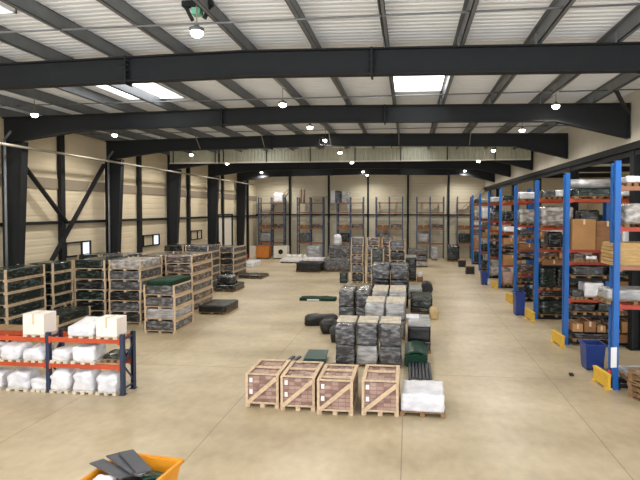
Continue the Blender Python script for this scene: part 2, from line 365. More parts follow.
# smoke curtains across the hall
def curtain(x0, x1):
    b = MB(); bm = b.bm; n = int((x1-x0)/.2); rows = []
    for i in range(n+1):
        x = x0+i*.2
        for dx, dy in ((0, 0), (.09, 0), (.12, .035), (.17, .035)): rows.append((x+dx, dy))
    vs = [(bm.verts.new((x, 30.0+dy, 7.22)), bm.verts.new((x, 30.0+dy, 7.95))) for x, dy in rows]
    for p, q in zip(vs, vs[1:]): bm.faces.new([p[0], q[0], q[1], p[1]])
    return b.mesh('curtain_sheet', M['curtain'])
for nm, x0, x1, l in (('a', -14.2, -11.35, 'short corrugated smoke curtain strip beside the long cladded wall'), ('b', -11.1, 6.5, 'long corrugated smoke curtain strip hung across the hall')):
    t = thing('smoke_curtain', l, 'smoke curtain', (0, 0, 0), group='smoke curtains')
    ob('curtain_sheet', curtain(x0, x1), t)
    ob('bottom_rail', MB().box(x0, x1+.15, 29.95, 30.02, 7.16, 7.24).mesh('bottom_rail', M['fascia']), t)
    for j in range(int((x1-x0)/2.6)+1):
        x = x0+.2+j*2.6
        ob('hanger', MB().box(x, x+.05, 29.94, 29.98, 7.2, 8.05).mesh('hanger', M['steel']), t)

# ------------------------------------------------------------------ lamps
hous = MB().tube((0, 0, .05), (0, 0, .11), .13, 18).tube((0, 0, .11), (0, 0, .17), .07, 14, r2=.04).mesh('lamp_housing', M['purlin'])
lens = MB().tube((0, 0, .0), (0, 0, .05), .105, 18).tube((0, 0, -.04), (0, 0, .0), .06, 18, r2=.105).mesh('lamp_lens', M['lamp'])
LROW = [('the ridge line', -3.76, (2.5, 9.05, 15.45, 19.8, 23.5, 28.6, 34.6, 38.6, 43.0, 47.4)),
        ('the cladded wall side', -12.3, (4, 10, 16.1, 20.85, 25.0, 28.7, 34.6, 38.6, 43.0, 47.4)),
        ('the rack aisle side', 4.42, (4, 11.78, 16.7, 21.5, 25.9, 28.6, 34.6, 38.6, 43.0, 47.4))]
for nm, x, ys in LROW:
    for k, y in enumerate(ys):
        big = nm == 'the ridge line' and k == 1
        hidden = y < 8.5 or (y < 12 and not big)
        z = 7.52
        t = thing('high_bay_lamp', ('glowing round high bay lamp on a rod under a dark bracket' if big else 'small glowing high bay lamp over %s, %s from the camera' % (nm, ORD[k-2]) if k > 1 else 'high bay lamp over %s, near end, %s' % (nm, 'above the viewer' if k == 0 else 'before the first beam')), 'lamp', (x, y, z), 0, 'high bay lamps')
        ob('lamp_housing', hous, t); ob('lamp_lens', lens, t); ob('hanging_rod', MB().tube((0, 0, .16), (0, 0, zdeck(x)-z+.03), .012, 6).mesh('hanging_rod', M['galv']), t)
        ld = bpy.data.lights.new('lamp_light', 'SPOT'); ld.energy = LAMP_W; ld.spot_size = math.radians(168); ld.spot_blend = .6; ld.shadow_soft_size = .15; ld.color = (1, .95, .87)
        lo = bpy.data.objects.new('lamp_light', ld); COL.objects.link(lo); lo.parent = t; lo.location = (0, 0, -.09)
for k, y in enumerate([q+.5 for q in FR]):  # lamps added to brighten the annex, kept out of sight behind the rafters
    t = thing('high_bay_lamp', 'high bay lamp in the annex behind the blue racks, %s along' % ORD[k], 'lamp', (11.6, y, 6.62 if k < 3 else 7.06), 0, 'added annex lamps')
    ob('lamp_housing', hous, t); ob('lamp_lens', lens, t)
    ob('hanging_rod', MB().tube((0, 0, .16), (0, 0, .7 if k < 3 else .26), .012, 6).mesh('hanging_rod', M['galv']), t)
    ld = bpy.data.lights.new('lamp_light', 'SPOT'); ld.energy = LAMP_W*.7; ld.spot_size = math.radians(168); ld.spot_blend = .6; ld.shadow_soft_size = .15; ld.color = (1, .95, .87)
    lo = bpy.data.objects.new('lamp_light', ld); COL.objects.link(lo); lo.parent = t; lo.location = (0, 0, -.09)
b = MB().box(-.28, .28, -.06, .06, .62, .72).bar((-.22, 0, .62), (-.1, 0, .38), .05, .06).bar((.22, 0, .62), (.12, 0, .40), .05, .06)
t = thing('lamp_bracket', 'dark angular bracket with a small green light above the glowing lamp', 'bracket', (-3.80, 9.2, 7.45))
ob('bracket_body', b.mesh('bracket_body', M['steel']), t); ob('green_light', MB().box(-.08, .08, -.1, .06, .46, .58).mesh('green_light', mat('green_glass', (120, 190, 160), .3)), t)
t = thing('hose_reel', 'round cable ring hanging on the third roof beam near the ridge', 'cable ring', (-3.85, 23.4, 7.5))
b = MB()
for i in range(16):
    a0, a1 = 2*math.pi*i/16, 2*math.pi*(i+1)/16
    b.tube((.2*math.cos(a0), 0, .2*math.sin(a0)), (.2*math.cos(a1), 0, .2*math.sin(a1)), .03, 6)
ob('cable_ring', b.mesh('cable_ring', M['black']), t); ob('ring_bracket', MB().box(-.04, .04, 0, .3, .15, .22).mesh('ring_bracket', M['galv']), t)

# ------------------------------------------------------------------ pallets and crates
CACHE = {}
def cached(key, fn):
    if key not in CACHE: CACHE[key] = fn()
    return CACHE[key]
def pallet_mesh(w_, d_, h_=.12, m='wood'):
    def f():
        b = MB(); n = max(4, int(d_/.2))
        for i in range(n):
            y = -d_/2+(d_-.1)*i/(n-1); b.box(-w_/2, w_/2, y, y+.1, h_-.02, h_)
        for x in (-w_/2, -.05, w_/2-.1):
            b.box(x, x+.1, -d_/2, d_/2, h_-.045, h_-.0225)
            for y in (-d_/2, -.06, d_/2-.12): b.box(x, x+.1, y, y+.12, .02, h_-.046)
            b.box(x, x+.1, -d_/2, d_/2, 0, .02)
        return b.mesh('pallet', M[m])
    return cached(('p', round(w_, 2), round(d_, 2), h_, m), f)
def lump_mesh(w_, d_, h_, m, seed=0, amp=.02, n=8, rnd=.25, freq=4, sag=0):
    return cached(('l', round(w_, 2), round(d_, 2), round(h_, 2), m, seed, amp, rnd, sag), lambda: MB().lump(-w_/2, w_/2, -d_/2, d_/2, 0, h_, amp, n, seed, rnd, freq, sag).mesh('load', M[m]))
def framed(name, label, x, y, z, w_, d_, h_, m, group, cat='crate', rz=0, seed=0, wood='wood', rails=False):
    """timber-framed pallet crate: pallet, wrapped load, four corner posts; x, y its centre"""
    t = thing(name, label, cat, (x, y, z), rz, group)
    ob('pallet', pallet_mesh(w_, d_, .09, wood), t)
    ob('wrapped_load', lump_mesh(w_-.05, d_-.05, h_-.10, m, seed, .014, 6, .12), t, (0, 0, .09))
    ps = cached(('post', round(h_, 2), wood), lambda: MB().box(-.028, .028, -.028, .028, .09, h_-.0).mesh('corner_post', M[wood]))
    for sx in (-1, 1):
        for sy in (-1, 1): ob('corner_post', ps, t, (sx*(w_/2-.026), sy*(d_/2-.026), 0))
    if rails:
        rl = cached(('rail', round(d_, 2)), lambda: MB().box(-.015, .015, -d_/2+.07, d_/2-.07, h_-.05, h_).mesh('side_rail', M['wood']))
        ob('side_rail', rl, t, (w_/2-.02, 0, 0))
    return t
def stack(place, x0, x1, y0, n, h_, d_, mats, group, noun='wrapped crate', name='timber_crate', wood='wood', jit=.02, rails=False, z=0):
    w_ = x1-x0
    for i in range(n):
        mm = mats[i % len(mats)] if not isinstance(mats, str) else mats
        adj = {'dark': 'black', 'dgreen': 'dark green', 'grey': 'grey', 'brownw': 'brown', 'lgrey': 'light grey', 'silver': 'silvery'}[mm]
        lv = 'bottom' if i == 0 else ('top' if i == n-1 else ORD[i]+' up')
        framed(name, '%s %s, %s in the stack %s' % (adj, noun, lv, place), (x0+x1)/2+R.uniform(-jit, jit), y0+d_/2+R.uniform(-jit, jit), z+i*h_, w_-.04, d_, h_, mm, group, seed=i % 3, wood=wood, rails=rails)
GL = 'framed crates stacked along the cladded wall'
stack('nearest the camera by the wall', -14.0, -12.9, 15.5, 6, .41, 1.85, 'dgreen', GL)
stack('second along the wall', -13.95, -12.9, 17.72, 6, .41, 1.15, 'dgreen', GL)
stack('behind the low rack', -12.98, -11.64, 19.0, 6, .41, 1.8, ['dgreen', 'dark', 'dgreen', 'dark', 'dgreen', 'dgreen'], GL)
stack('next to the green-topped one', -11.55, -10.2, 19.0, 6, .41, 1.8, ['dark', 'grey', 'dark', 'grey', 'grey', 'silver'], GL)
stack('with the green net on top', -9.45, -8.25, 17.75, 4, .43, 1.6, ['grey', 'lgrey', 'grey', 'grey'], GL, rails=True)
stack('just two high by the rack', -12.85, -11.8, 16.4, 2, .41, 1.85, 'dgreen', GL)
stack('rear row, first from wall', -14.3, -13.25, 21.2, 6, .41, 1.6, ['dark', 'dark', 'grey', 'dark', 'grey', 'dark'], GL)
stack('rear row, second from wall', -13.2, -12.1, 21.2, 6, .41, 1.6, ['dark', 'dark', 'grey', 'dark', 'grey', 'grey'], GL)
stack('rear row, third from wall', -11.6, -10.5, 21.3, 6, .41, 1.8, ['brownw', 'dark', 'brownw', 'dark', 'brownw', 'brownw'], GL)
stack('behind the green-topped stack', -10.35, -9.1, 21.3, 6, .41, 2.3, ['brownw', 'brownw', 'grey', 'brownw', 'brownw', 'brownw'], GL, rails=True)
stack('under the second window', -13.4, -12.2, 27.3, 6, .41, 1.8, ['dark'], GL)
stack('beside the one under the second window', -12.1, -10.75, 27.3, 6, .41, 1.8, ['grey', 'grey', 'grey', 'dark', 'grey', 'grey'], GL)
stack('farthest along the wall', -12.6, -11.15, 32.6, 5, .40, 2.6, ['dark', 'grey', 'dark', 'dark', 'grey'], GL, rails=True)
# dark green net lying on the front stack
one('green_net', MB().lump(-.5, .5, -.8, .8, 0, .17, .03, 8, 3, .5, 3, .3).mesh('green_net', M['netgreen']), 'dark green net heaped on top of the front crate stack', 'net', (-8.84, 18.55, 1.72))
# flat bundles on the floor beside those stacks
def flat(name, label, x0, x1, y0, y1, h_, m, cat='bundle', pallet=True, seed=1, z=0, rz=0, amp=.02, group=None):
    t = thing(name, label, cat, ((x0+x1)/2, (y0+y1)/2, z), rz, group)
    p = .1 if pallet else 0
    if pallet: ob('pallet', pallet_mesh(x1-x0, y1-y0, .1, 'wood2'), t)
    ob('wrapped_load', lump_mesh(x1-x0, y1-y0, h_-p, m, seed, amp, 8, .2), t, (0, 0, p))
    return t
flat('flat_bundle', 'low black bundle on the floor beside the rear brown crates', -8.8, -7.65, 21.15, 22.9, .36, 'black')
flat('flat_bundle', 'black wrapped bundle on a pallet before the farthest crate stack', -10.5, -9.3, 27.2, 28.9, .34, 'dark')
flat('loose_bundle', 'crumpled dark film bundle lying on the black wrapped pallet', -10.4, -9.6, 27.5, 28.6, .42, 'dark', pallet=False, seed=5, z=.34, amp=.08)
flat('flat_bundle', 'thin dark sheets on a pallet beside the farthest crate stack', -10.9, -9.3, 32.6, 34.2, .2, 'dark')
flat('white_slab', 'low white slab on the floor far along the cladded wall', -12.9, -11.9, 39.0, 41.5, .36, 'white', 'slab', False)

# ------------------------------------------------------------------ front timber crates
def timber_crate(label, x0, x1, y0, bands):
    w_ = x1-x0; d_ = 1.2; h_ = .73
    t = thing('brick_crate', label, 'crate', ((x0+x1)/2, y0+d_/2, 0), 0, 'timber crates in the front row')
    ob('pallet', pallet_mesh(w_, d_, .1), t)
    def ld():
        b = MB(); rr = random.Random(int(x0*100))
        nz_, nx, ny = 7, 5, 7; W = w_-.05; D = d_-.03; Hh = (h_-.12)/nz_
        for k in range(nz_):
            for i in range(nx):
                for j in range(ny):
                    if 0 < i < nx-1 and 0 < j < ny-1 and k < nz_-1: continue
                    b.box(-W/2+W*i/nx+.006, -W/2+W*(i+1)/nx-.006, -D/2+D*j/ny+.006, -D/2+D*(j+1)/ny-.006, .1+k*Hh+.006+rr.uniform(0, .006), .1+(k+1)*Hh-.010, rr.choice((0, 0, 1)))
        b.box(-W/2+.012, W/2-.012, -D/2+.012, D/2-.012, .1, h_-.04, 1)
        return b.mesh('brick_load', M['brown'], M['brown2'])
    ob('brick_load', ld(), t)
    for sx in (-1, 1):
        for sy in (-1, 1):
            ob('corner_post', MB().box(-.028, .028, -.02, .02, .0, h_).mesh('corner_post', M['wood']), t, (sx*(w_/2-.035), sy*(d_/2-.0), 0))
    for sy in (-1, 1): ob('top_rail', MB().box(-w_/2, w_/2, -.035, .035, h_-.0, h_+.02).mesh('top_rail', M['wood']), t, (0, sy*(d_/2-.04), 0))
    for sx in (-1, 1): ob('top_rail', MB().box(-.04, .04, -d_/2+.08, d_/2-.08, h_-.0, h_+.025).mesh('top_rail', M['wood']), t, (sx*(w_/2-.04), 0, 0))
    for yb_ in bands: ob('top_slat', MB().box(-w_/2+.08, w_/2-.08, yb_-.05, yb_+.05, h_-.02, h_+.01).mesh('top_slat', M['wood']), t)
    ob('diagonal_brace', MB().bar((-w_/2+.05, -d_/2-.03, .1), (w_/2-.05, -d_/2-.03, h_-.05), .03, .085, up=(0, 0, 1)).mesh('diagonal_brace', M['wood']), t)
    ob('bottom_rail', MB().box(-w_/2, w_/2, -d_/2-.02, -d_/2, .1, .13).mesh('bottom_rail', M['wood']), t)
    for zz in (.56, .3):
        q = ob('paper_label', MB().box(-.035, .035, -.004, .004, 0, .1).mesh('paper_label', M['paper']), t, (-w_/2+.13, -d_/2-.0, zz)); q['label'] = 'white paper label'
timber_crate('timber crate of red-brown packs at the row end away from the white pallet', -3.62, -2.85, 11.28, (0, ))
timber_crate('timber crate of red-brown packs, second from the open floor end', -2.80, -2.02, 11.2, (.05, ))
timber_crate('timber crate of red-brown packs with a wide gap before the last crate', -1.96, -1.17, 11.05, (-.3, .2))
timber_crate('timber crate of red-brown packs right beside the white pallet', -1.0, -.2, 11.12, (.15, ))
t = thing('white_pallet', 'white wrapped pallet of sacks at the end of the crate row', 'pallet load', (.315, 11.68, 0), -.03)
ob('pallet', pallet_mesh(.96, 1.05, .1, 'wood2'), t)
b = MB().lump(-.46, .46, -.5, .5, .1, .47, .016, 12, 3, .12, 5)
for v in b.bm.verts:
    if v.co.z > .3: v.co.z -= .014*(abs(math.sin(v.co.x*10.2)) < .25)+.012*(abs(v.co.y) < .05)
ob('white_sacks', b.mesh('white_sacks', M['white']), t)

# ------------------------------------------------------------------ centre stacks of folded grey bundles
def bundle(label, x0, x1, y0, d_, z, h_, m, group, slats=0, seed=0, pallet=False, amp=.028):
    w_ = x1-x0
    t = thing('wrapped_bundle', label, 'bundle', ((x0+x1)/2, y0+d_/2, z), 0, group)
    p = .08 if pallet else 0
    if pallet: ob('pallet', pallet_mesh(w_-.02, d_, .08, 'wood2'), t)
    hs = h_-p-(.06 if slats else 0)
    ob('film_wrap', lump_mesh(w_-.05, d_-.02, hs, m, seed, amp, 10, .22, 3.2), t, (0, 0, p))
    for s in range(slats):
        ob('timber_slat', cached(('sl', round(w_, 2)), lambda: MB().box(-w_/2+.03, w_/2-.03, -.04, .04, 0, .06).mesh('timber_slat', M['slat'])), t, (0, -d_/2+.36+s*(d_-.46)/max(1, slats-1), h_-.055))
    return t
GC = 'film wrapped bundles in the middle of the hall'
cols = [(-2.08, -1.49, 'black bag side'), (-1.47, -.85, 'middle'), (-.83, -.19, 'aisle side')]
for ci, (x0, x1, wh) in enumerate(cols):
    bundle('lower grey film bundle behind the crates, %s column' % wh, x0, x1, 14.55, 1.05, 0, .6, ['grey', 'lgrey', 'grey'][ci], GC, 0, ci, True)
    bundle('upper grey film bundle with timber slats behind the crates, %s column' % wh, x0, x1, 14.55, 1.05, .6, .64, 'grey', GC, 4, ci+3)
for ci, (x0, x1) in enumerate(((-1.5, -.82), (-.8, -.1))):
    wh = ('inner', 'aisle')[ci]
    bundle('lower silvery bundle in the second row of stacks, %s column' % wh, x0, x1, 17.8, 1.3, 0, .62, 'lgrey', GC, 0, ci, True)
    bundle('upper silvery bundle topped with pale slats in second row, %s column' % wh, x0, x1, 17.8, 1.3, .62, .64, 'lgrey', GC, 6, ci+2)
for ci, (x0, x1) in enumerate(((-2.76, -2.1), (-2.08, -1.5), (-1.45, -.8), (-.78, -.08))):
    wh = ('first', 'second', 'third', 'fourth')[ci]
    bundle('lower bundle of the third row of stacks, %s from the open floor' % wh, x0, x1, 20.3, 1.7, 0, .62, 'grey', GC, 0, ci, True)
    bundle('upper bundle of the third row of stacks, %s from the open floor' % wh, x0, x1, 20.3, 1.7, .62, .64, ['grey', 'grey', 'lgrey', 'lgrey'][ci], GC, [0, 0, 6, 6][ci], ci+1)
for ci, (x0, x1) in enumerate(((-1.69, -.85), (-.83, 0))):
    wh = ('inner', 'aisle')[ci]
    for k in range(3):
        bundle('dark bundle before the tall framed crates, %s column, %s layer' % (wh, ('bottom', 'middle', 'top')[k]), x0, x1, 23.5, 1.5, k*.65, .65, ['dark', 'dark', 'grey'][k], GC, 0, ci+k, k == 0, .04)
GW = 'tall framed crate stacks in the middle of the hall'
stack('first of three tall ones mid-hall', -3.5, -2.7, 31.5, 5, .55, 1.2, ['dark', 'grey', 'brownw', 'grey', 'grey'], GW)
stack('second of three tall ones mid-hall', -2.55, -1.75, 31.5, 5, .55, 1.2, ['brownw', 'grey'], GW)
stack('third of three tall ones mid-hall', -1.65, -.85, 31.5, 5, .55, 1.2, ['brownw', 'grey'], GW)
stack('standing before the mid-hall stacks', -1.05, -.15, 28.0, 5, .55, 1.2, ['grey', 'dark', 'grey', 'dark', 'grey'], GW)
framed('timber_crate', 'tall narrow dark crate in a pale frame among the framed stacks', -1.67, 28.6, 1.25, .68, 1.1, 1.08, 'dgreen', GW)
framed('timber_crate', 'dark crate under the tall narrow framed crate', -1.67, 28.6, 0, .68, 1.1, 1.25, 'dark', GW)
flat('dark_box', 'small dark green box on the floor beside the tall framed stacks', -4.15, -3.7, 31.3, 32.2, .62, 'dgreen', 'box', False)

# aisle side of the centre block
b = MB()
for i in range(7):
    x = -.27+i*.09
    b.tube((x, -.7, .05), (x, .7, .05), .036, 8)
    b.tube((x, -.7, .13), (x, .7, .13), .036, 8)
one('profile_bundle', b.mesh('profile_bundle', M['boardgrey']), 'bundle of grey ribbed profiles on the floor behind the white pallet', 'bundle', (.30, 13.98, .0))
def arch(w_, d_, h_, n=10, layers=4):
    b = MB()
    for l in range(layers):
        pts = [(-w_/2+w_*i/n, h_*(l+1)/layers*.75+.25*h_*math.sin(math.pi*i/n)) for i in range(n+1)]
        poly = pts+[(u, v-.05) for u, v in reversed(pts)]
        b.prism(poly, -d_/2, d_/2)
    b.box(-w_/2+.03, w_/2-.03, -d_/2+.02, d_/2-.02, 0, h_*.74)
    return b
one('green_sheets', arch(.64, 1.25, .46).mesh('green_sheets', M['green']), 'stack of glossy dark green curved sheets behind the ribbed profiles', 'sheets', (.21, 15.33, 0))
flat('dark_bundle', 'black bundle on the floor under the grey-topped box by the aisle', -.03, .68, 16.15, 18.0, .38, 'dark', 'bundle', True)
flat('grey_box', 'dark box with a pale grey top stacked by the aisle', -.03, .68, 16.15, 18.0, .44, 'black', 'box', False, z=.38, amp=.01)
one('grey_sheet', MB().lump(-.34, .36, -.9, .92, 0, .04, .006, 8, 2, .2, 3).mesh('grey_sheet', M['lgrey']), 'pale grey sheet lying on the dark box by the aisle', 'sheet', (.33, 17.08, .82))
one('white_sheet', MB().lump(-.26, .16, -.3, .3, 0, .04, .008, 6, 4, .2, 3).mesh('white_sheet', M['white']), 'white sheet folded on the pale grey sheet by the aisle', 'sheet', (.18, 17.5, .86))
flat('lower_bundle', 'dark bundle under the dark green block beside the third row', .08, 1.0, 22.2, 23.9, .3, 'dark', 'bundle', True)
flat('green_block', 'dark green wrapped block on a bundle beside the third row', .08, 1.0, 22.2, 23.9, .42, 'dgreen', 'block', False, z=.3)
flat('grey_bundle', 'grey bundle with a bluish pale top before the black roll', -.02, .66, 26.0, 27.6, .5, 'lgrey', 'bundle', True)
one('black_roll', MB().tube((0, -.5, .3), (0, .5, .3), .3, 18).tube((0, -.52, .3), (0, .52, .3), .1, 12).mesh('black_roll', M['black']), 'black roll standing on the floor by the aisle', 'roll', (.95, 28.0, 0))
flat('tall_dark_block', 'tall dark block with a pale top beside the framed stacks', -.2, .46, 32.5, 34.2, 1.45, 'dark', 'block', True)
one('pale_board', MB().box(-.33, .33, -.8, .8, 0, .06).mesh('pale_board', M['lgrey']), 'pale board lying on the tall dark block', 'board', (.13, 33.35, 1.45))
flat('small_parcel', 'small brown parcel beside the tall dark block', .52, .86, 32.4, 33.0, .3, 'card2', 'parcel', False)
flat('white_bag', 'small white bag on the brown parcel by the aisle', .54, .8, 32.45, 32.9, .26, 'white', 'bag', False, z=.3)
one('beige_sack', MB().lump(-.17, .17, -.3, .3, 0, .46, .05, 7, 6, .6, 3, .3).mesh('beige_sack', mat('beige_sack', (200, 176, 130), .8, var=.2)), 'slumped beige sack leaning by the aisle behind the grey-topped box', 'sack', (1.02, 21.5, 0))
for k in range(3):
    flat('sheet_stack', 'grey sheet bundle far down the hall before the end racks, %s layer' % ('bottom', 'middle', 'top')[k], -.05, 1.42, 40.8, 43.0, .44, ['lgrey', 'grey', 'grey'][k], 'bundle', True, z=k*.44, group='grey sheet bundles at the far end')
# open-floor side of the centre block
one('black_bag', MB().lump(-.62, .62, -.25, .25, 0, .42, .05, 9, 8, .6, 2.5, .2).mesh('black_bag', M['black']), 'long black bag lying on the open floor beside the third row', 'bag', (-3.35, 19.8, 0), .25)
one('black_sack', MB().lump(-.3, .3, -.35, .35, 0, .5, .05, 8, 9, .7, 3, .3).mesh('black_sack', M['black']), 'rounded black sack next to the long black bag', 'sack', (-2.85, 18.6, 0), .2)
one('black_sack', MB().lump(-.18, .2, -.3, .3, 0, .5, .05, 8, 11, .6, 3, .2).mesh('black_sack', M['black']), 'narrow black sack slumped between rounded sack and slatted stacks', 'sack', (-2.45, 17.4, 0), .1)
t = thing('green_bundle', 'flat green bundle with white scraps on the open floor', 'bundle', (-4.4, 25.3, 0))
ob('green_wrap', MB().lump(-.88, .88, -.35, .35, .0, .14, .03, 9, 2, .4, 3).mesh('green_wrap', M['netgreen']), t)
ob('white_scrap', MB().lump(-.5, .1, -.38, -.33, .02, .09, .01, 5, 2, .3, 4).mesh('white_scrap', M['white']), t)
for k, x in enumerate((-3.5, -3.32)):
    one('dark_plank', MB().box(-.045, .045, -.6, .6, 0, .05).mesh('dark_plank', M['boardgrey']), 'short dark plank on the floor behind the crates, %s the teal sheets' % ('farther from' if k == 0 else 'nearer'), 'plank', (x, 14.7, 0), -.16)
b = MB()
for i in range(4): b.box(-.31+i*.03, .29+i*.03, -.5-i*.02, .5-i*.02, i*.05, i*.05+.04)
one('teal_sheets', b.mesh('teal_sheets', M['teal']), 'small stack of teal sheets on the floor behind the crates', 'sheets', (-2.75, 15.1, 0), .06)
flat('black_strip', 'low black strip of film before the slatted stacks', -2.45, -1.65, 14.1, 14.5, .12, 'black', 'strip', False, seed=4)

# ------------------------------------------------------------------ far end goods
flat('black_bundle', 'long low black bundle on the floor far down the hall', -7.95, -6.15, 36.5, 38.0, .68, 'black', 'bundle', True)
flat('grey_bundle', 'long low grey wrapped bundle beside the black one', -6.05, -4.1, 37.0, 38.5, .85, 'grey', 'bundle', True)
flat('streaked_bundle', 'dark bundle streaked with light film behind the low grey one', -6.55, -4.75, 42.5, 44.2, 1.45, 'grey', 'bundle', True, seed=6, amp=.06)
one('white_bag', MB().lump(-.3, .3, -.3, .3, 0, .95, .06, 7, 5, .7, 3, .3).mesh('white_bag', M['white']), 'white bag standing on the streaked dark bundle', 'bag', (-5.9, 43.4, 1.45))
flat('purple_bundle', 'grey violet wrapped bundle beside the streaked one at the end racks', -8.9, -7.7, 45.0, 46.4, 1.25, 'lgrey', 'bundle', True, seed=2)
flat('white_slab', 'long white slab pallet lying far down the hall near the machine', -10.6, -8.8, 42.6, 44.2, .34, 'white', 'slab', True)
flat('white_slab', 'long white slab pallet next to the black bundle far end', -8.7, -7.0, 42.6, 44.2, .4, 'white', 'slab', True, seed=3)
for k in range(4):
    one('cream_sack', MB().lump(-.24, .24, -.4, .4, 0, .5, .04, 6, k, .6, 3, .2).mesh('cream_sack', M['mach']), 'cream sack in the far row by the white machine, %s from it' % ORD[k], 'sack', (-10.5+k*.5, 45.4, 0), 0, 'cream sacks')
t = thing('white_machine', 'white boxy machine with a round dark opening at the far wall', 'machine', (-11.5, 46.6, 0))
ob('machine_body', MB().box(-.62, .62, -.5, .5, .08, 1.15).bevel(.03).mesh('machine_body', M['mach']), t)
ob('round_opening', MB().tube((.05, -.53, .65), (.05, -.49, .65), .22, 16).mesh('round_opening', M['black']), t)
ob('machine_plinth', MB().box(-.58, .58, -.46, .46, 0, .08).mesh('machine_plinth', M['steel']), t)
t = thing('orange_cabinet', 'orange metal cabinet at the far wall beside the white machine', 'cabinet', (-13.15, 46.6, 0))
ob('cabinet_body', MB().box(-.58, .58, -.45, .45, .1, 1.15).bevel(.02).mesh('cabinet_body', M['machor']), t)
ob('cabinet_lid', MB().box(-.61, .61, -.48, .48, 1.15, 1.2).mesh('cabinet_lid', M['fadedor']), t)
for sx in (-.5, .5): ob('foot', MB().box(sx-.06, sx+.06, -.4, .4, 0, .1).mesh('foot', M['black']), t)
one('pale_board', MB().box(-.3, .3, -.04, .04, 0, 1.15).mesh('pale_board', M['mach']), 'pale board leaning upright between orange cabinet and cladded wall', 'board', (-14.15, 46.5, 0), 0, rot=(-.06, 0, 0))
def extinguisher(label, x, y, z):
    t = thing('fire_extinguisher', label, 'fire extinguisher', (x, y, z))
    ob('cylinder_body', MB().tube((0, 0, 0), (0, 0, .42), .11, 14).tube((0, 0, .42), (0, 0, .5), .11, 14, r2=.04).mesh('cylinder_body', M['red']), t)
    ob('wall_bracket', MB().box(-.22, -.08, -.05, .05, .2, .3).mesh('wall_bracket', M['black']), t)
    ob('valve_head', MB().box(-.05, .05, -.03, .03, .5, .58).mesh('valve_head', M['black']), t)
    ob('hose', MB().tube((.05, 0, .52), (.15, -.03, .3), .015, 6).mesh('hose', M['black']), t)
extinguisher('red fire extinguisher hung on a far wall column', -13.74, FR[4], 1.5)
extinguisher('red fire extinguisher standing on the floor by the far corner', -14.3, 45.2, 0)

# ------------------------------------------------------------------ racks
def post_mesh(w_, dp, h_, m):
    def f():
        b = MB().box(-w_/2, w_/2, 0, .02, 0, h_).box(-w_/2, -w_/2+.02, 0.02, dp, 0, h_).box(w_/2-.02, w_/2, 0.02, dp, 0, h_)
        b.box(-w_/2-.03, w_/2+.03, -.03, dp+.03, 0, .012)
        return b.mesh('upright', M[m])
    return cached(('up', w_, dp, h_, m), f)
def lattice(dp, h_, m):
    def f():
        b = MB(); z = .2; s = 0
        while z+.55 < h_:
            b.bar((0, .06, z+(0 if s else .5)), (0, dp-.06, z+(.5 if s else 0)), .03, .03); z += .5; s ^= 1
        for z in (.15, h_-.12): b.bar((0, .05, z), (0, dp-.05, z), .03, .04)
        return b.mesh('brace_lattice', M[m])
    return cached(('lat', dp, h_, m), f)
def rack(label, x0, y0, bays, bay, dp, h_, levels, pw, mu, mb, group, beam_h=.12, name='pallet_rack', mbs=None):
    t = thing(name, label, 'rack', (x0, y0, 0), 0, group)
    for i in range(bays+1):
        x = i*bay
        ob('upright', post_mesh(pw, .1, h_, mu), t, (x, 0, 0))
        ob('upright', post_mesh(min(pw, .12), .1, h_-.03, mu), t, (x+(.04 if i == 0 else 0), dp, 0), (0, 0, math.pi))
        ob('brace_lattice', lattice(dp, h_, mu), t, (x+.02, 0, 0))
    for li, z in enumerate(levels):
        for i in range(bays):
            mm = mbs[li] if mbs else mb
            bm_ = cached(('bm', round(bay, 2), pw, beam_h, mm), lambda: MB().box(pw/2, bay-pw/2, 0, .05, -beam_h, 0).box(pw/2-.0, pw/2+.05, -.012, 0, -beam_h-.03, .03).box(bay-pw/2-.05, bay-pw/2, -.012, 0, -beam_h-.03, .03).mesh('shelf_beam', M[mm]))
            ob('shelf_beam', bm_, t, (i*bay, 0.0, z)); ob('shelf_beam', bm_, t, (i*bay, dp-.05, z))
    return t
